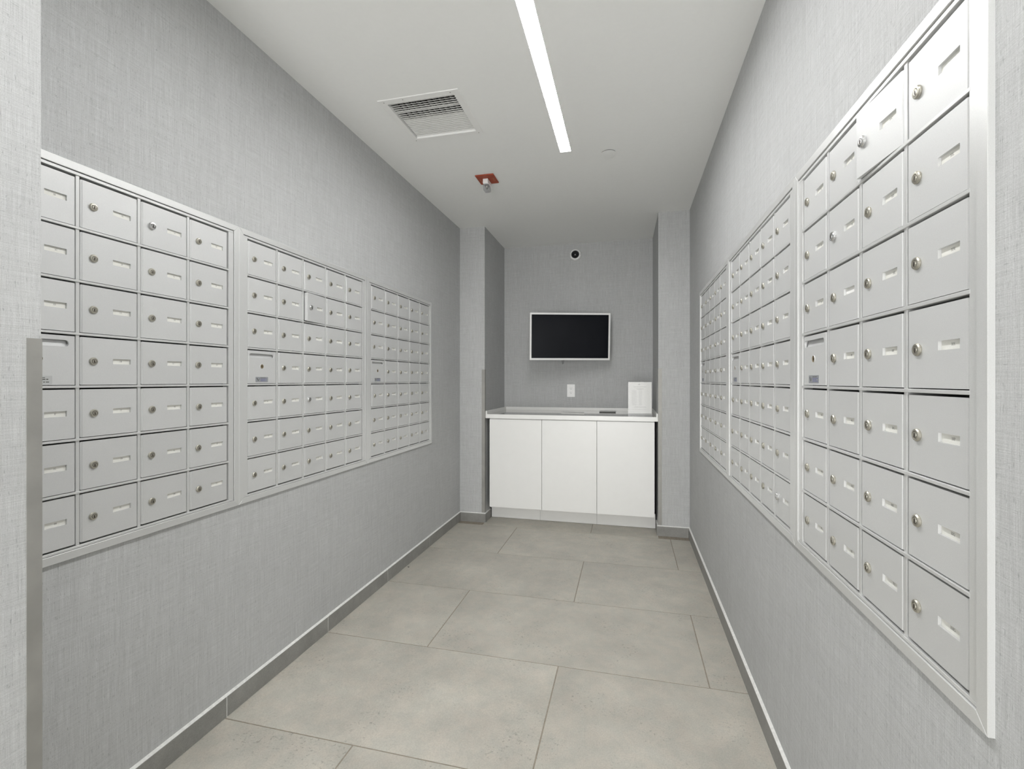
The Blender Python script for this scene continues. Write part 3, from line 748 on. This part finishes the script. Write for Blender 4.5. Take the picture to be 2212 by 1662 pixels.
# wall outlet
root = tag(empty('wall_outlet', (-.5323, D2, 1.1123)), 'white duplex wall outlet below the television above the counter', 'outlet')
bm = bmesh.new(); bbox(bm, -.0370, .0370, -.006, 0, -.0605, .0605, .002, seg=2); obj('cover_plate', bm, 'white_plastic', root)
bm = bmesh.new(); bbox(bm, -.0168, .0168, -.0078, -.0055, -.0335, .0335, .001); obj('receptacle', bm, 'white_plastic', root)
bm = bmesh.new()
for zc in (.0195, -.0195):
    for a, b_, z0, z1 in ((-.0075, -.0055, .001, .008), (.0055, .0072, .002, .008)): box(bm, a, b_, -.0081, -.0076, zc+z0, zc+z1)
    lathe(bm, [(.0026, -.0076), (.0026, -.0081), (0, -.0081)], 10, 'y', (0, 0, zc-.006))
obj('socket_slots', bm, 'dark', root)

# security camera
root = tag(empty('security_camera', (-.489, D2, 2.414)), 'round white security camera with a black dome high on the back wall', 'camera')
bm = bmesh.new(); lathe(bm, [(.0555, 0), (.0555, -.012), (.052, -.026), (.046, -.034), (.0385, -.037), (.0375, -.030)], 36); obj('housing', bm, 'white_plastic', root, smooth=True)
bm = bmesh.new(); lathe(bm, [(.0365, -.0300), (.0350, -.040), (.029, -.050), (.018, -.058), (0, -.061)], 36); obj('dome', bm, 'dome', root, smooth=True)
bm = bmesh.new()
for x in (-.047, .047): lathe(bm, [(.0024, -.030), (.0024, -.0345), (0, -.0345)], 10, 'y', (x, 0, -.001))
obj('screw', bm, 'dark', root)

# ------------------------------------------------------------------ ceiling: linear light, vent, sensor guard, cover disc
root = tag(empty('linear_light', (-.347, 2.0, H)), 'long bright white linear light running along the ceiling', 'light')
L0 = Vector(root.location)
bm = bmesh.new(); box(bm, -.3772, -.3178, 0.2503, 2.7222, H+.0060, H+.0100); obj('diffuser', bm, 'led', root, loc=-L0)
bm = bmesh.new(); box(bm, -.95, .15, -2.4, -1.6, H-.010, H-.0005)  # glowing slab out of view, added as fill light
tag(obj('added_fill_panel', bm, 'panel'), 'unseen glowing ceiling panel added as fill light behind the viewer', 'light')

root = tag(empty('air_vent', ((VX0+VX1)/2, (VY0+VY1)/2, H)), 'white louvred air vent grille in the ceiling left of the light', 'vent')
L0 = Vector(root.location)
bm = bmesh.new(); fx0, fx1, fy0, fy1 = -1.1445, -.7415, 2.0105, 2.4105
outer = [(fx0, fy0), (fx1, fy0), (fx1, fy1), (fx0, fy1)]; inner = [(VX0+.002, VY0+.002), (VX1-.002, VY0+.002), (VX1-.002, VY1-.002), (VX0+.002, VY1-.002)]
def ring(pts, z): return [bm.verts.new((x, y, z)) for x, y in pts]
o0 = ring(outer, H-.0004); o1 = ring([(x+(.003 if x < -1 else -.003), y+(.003 if y < 2.2 else -.003)) for x, y in outer], H-.0032)
i1 = ring(inner, H-.0032); i2 = ring(inner, H+.050)
for A, B in ((o0, o1), (o1, i1), (i1, i2)):
    for i in range(4): bm.faces.new([A[i], A[(i+1) % 4], B[(i+1) % 4], B[i]])
obj('grille_frame', bm, 'vent', root, loc=-L0)
bm = bmesh.new()
for x, y in ((-1.118, 2.030), (-1.02, 2.027), (-.785, 2.028), (-1.122, 2.393), (-.765, 2.394)): lathe(bm, [(.0028, 0), (.0022, -.0012), (0, -.0014)], 8, 'z', (x, y, H-.0032))
obj('screw', bm, 'steel', root, loc=-L0)
angs = [28, 28, 27, 25, 22, 16, 27, 26, 21, 17] + [10.5]*11
for i in range(21):
    y = VY0 + .004 + i*.01560; a = math.radians(angs[i]); c = .0245
    y2 = min(y + c*math.cos(a), VY1-.004); z0 = H+.006
    bm = bmesh.new(); th = .0007
    dz = (y2-y)*math.tan(a)
    prism(bm, [(y, z0), (y2, z0+dz), (y2, z0+dz+th), (y, z0+th*2.4)], 'x', VX0+.006, VX1-.006)
    obj('louvre', bm, 'vent', root, loc=-L0)
for i in range(12):
    x = VX0 + .014 + i*.0284
    bm = bmesh.new(); box(bm, x, x+.0022, VY0+.004, VY1-.004, H+.022, H+.042); obj('damper_blade', bm, 'vent', root, loc=-L0)
bm = bmesh.new()
box(bm, VX0+.003, VX1-.003, VY0+.003, VY1-.003, H+.10, H+.102)
box(bm, VX0+.0025, VX0+.004, VY0+.003, VY1-.003, H+.05, H+.10); box(bm, VX1-.004, VX1-.0025, VY0+.003, VY1-.003, H+.05, H+.10)
box(bm, VX0+.004, VX1-.004, VY0+.003, VY0+.004, H+.05, H+.10); box(bm, VX0+.004, VX1-.004, VY1-.004, VY1-.003, H+.05, H+.10)
obj('duct', bm, 'dark', root, loc=-L0)

root = tag(empty('sprinkler_guard', (-.889, 2.962, H)), 'red square ceiling plate with a white block and clear capsule hanging from it', 'sprinkler')
L0 = Vector(root.location)
bm = bmesh.new(); bbox(bm, -.951, -.829, 2.892, 3.030, H-.008, H-.0005, .002); obj('plate', bm, 'red', root, loc=-L0)
bm = bmesh.new(); y = H-.0083
for bx0, y0, n in ((-.938, 2.95, 3), (-.852, 2.945, 3)):
    for i in range(n):
        yy = y0 + i*.018
        for x0, x1, a, b_ in ((0, .012, 0, .0025), (0, .0025, 0, .009), (.0095, .012, 0, .009), (0.002, .010, .0065, .009)):
            if (i + int(bx0 > -.9)) % 2 and x0 == 0 and b_ == .009: continue
            box(bm, bx0+x0, bx0+x1, yy+a, yy+b_, y-.0001, y+.0004)
obj('plate_print', bm, 'tan', root, loc=-L0)
bm = bmesh.new(); bbox(bm, -.9115, -.8770, 2.936, 3.020, H-.040, H-.0085, .002); obj('block', bm, 'white_plastic', root, loc=-L0)
bm = bmesh.new()
prism(bm, [(a, b_) for a, b_ in rrect(2.938, 3.012, H-.078, H-.0405, .018, 6)], 'x', -.9110, -.8775)
obj('clear_capsule', bm, 'clear_plastic', root, loc=-L0)
bm = bmesh.new()
lathe(bm, [(.010, -.045), (.011, -.050), (.006, -.054), (.005, -.062), (.009, -.064), (0, -.066)], 14, 'z', (-.894, 2.968, H))
obj('sprinkler_head', bm, 'lock', root, loc=-L0, smooth=True)

root = tag(empty('sprinkler_cover', (-.1095, 2.795, H)), 'flat round white cover disc in the ceiling right of the light', 'sprinkler cover')
bm = bmesh.new(); lathe(bm, [(0, -.0030), (.0415, -.0030), (.0425, -.0042), (.0430, -.0050), (0, -.0060)], 40, 'z'); obj('disc', bm, 'ceiling', root)
bm = bmesh.new(); lathe(bm, [(.036, -.0001), (.040, -.0001), (.040, -.0028), (.036, -.0028)], 40, 'z'); obj('shadow_gap', bm, 'dark', root)  # dark-coloured ring stands in for the shade above the disc
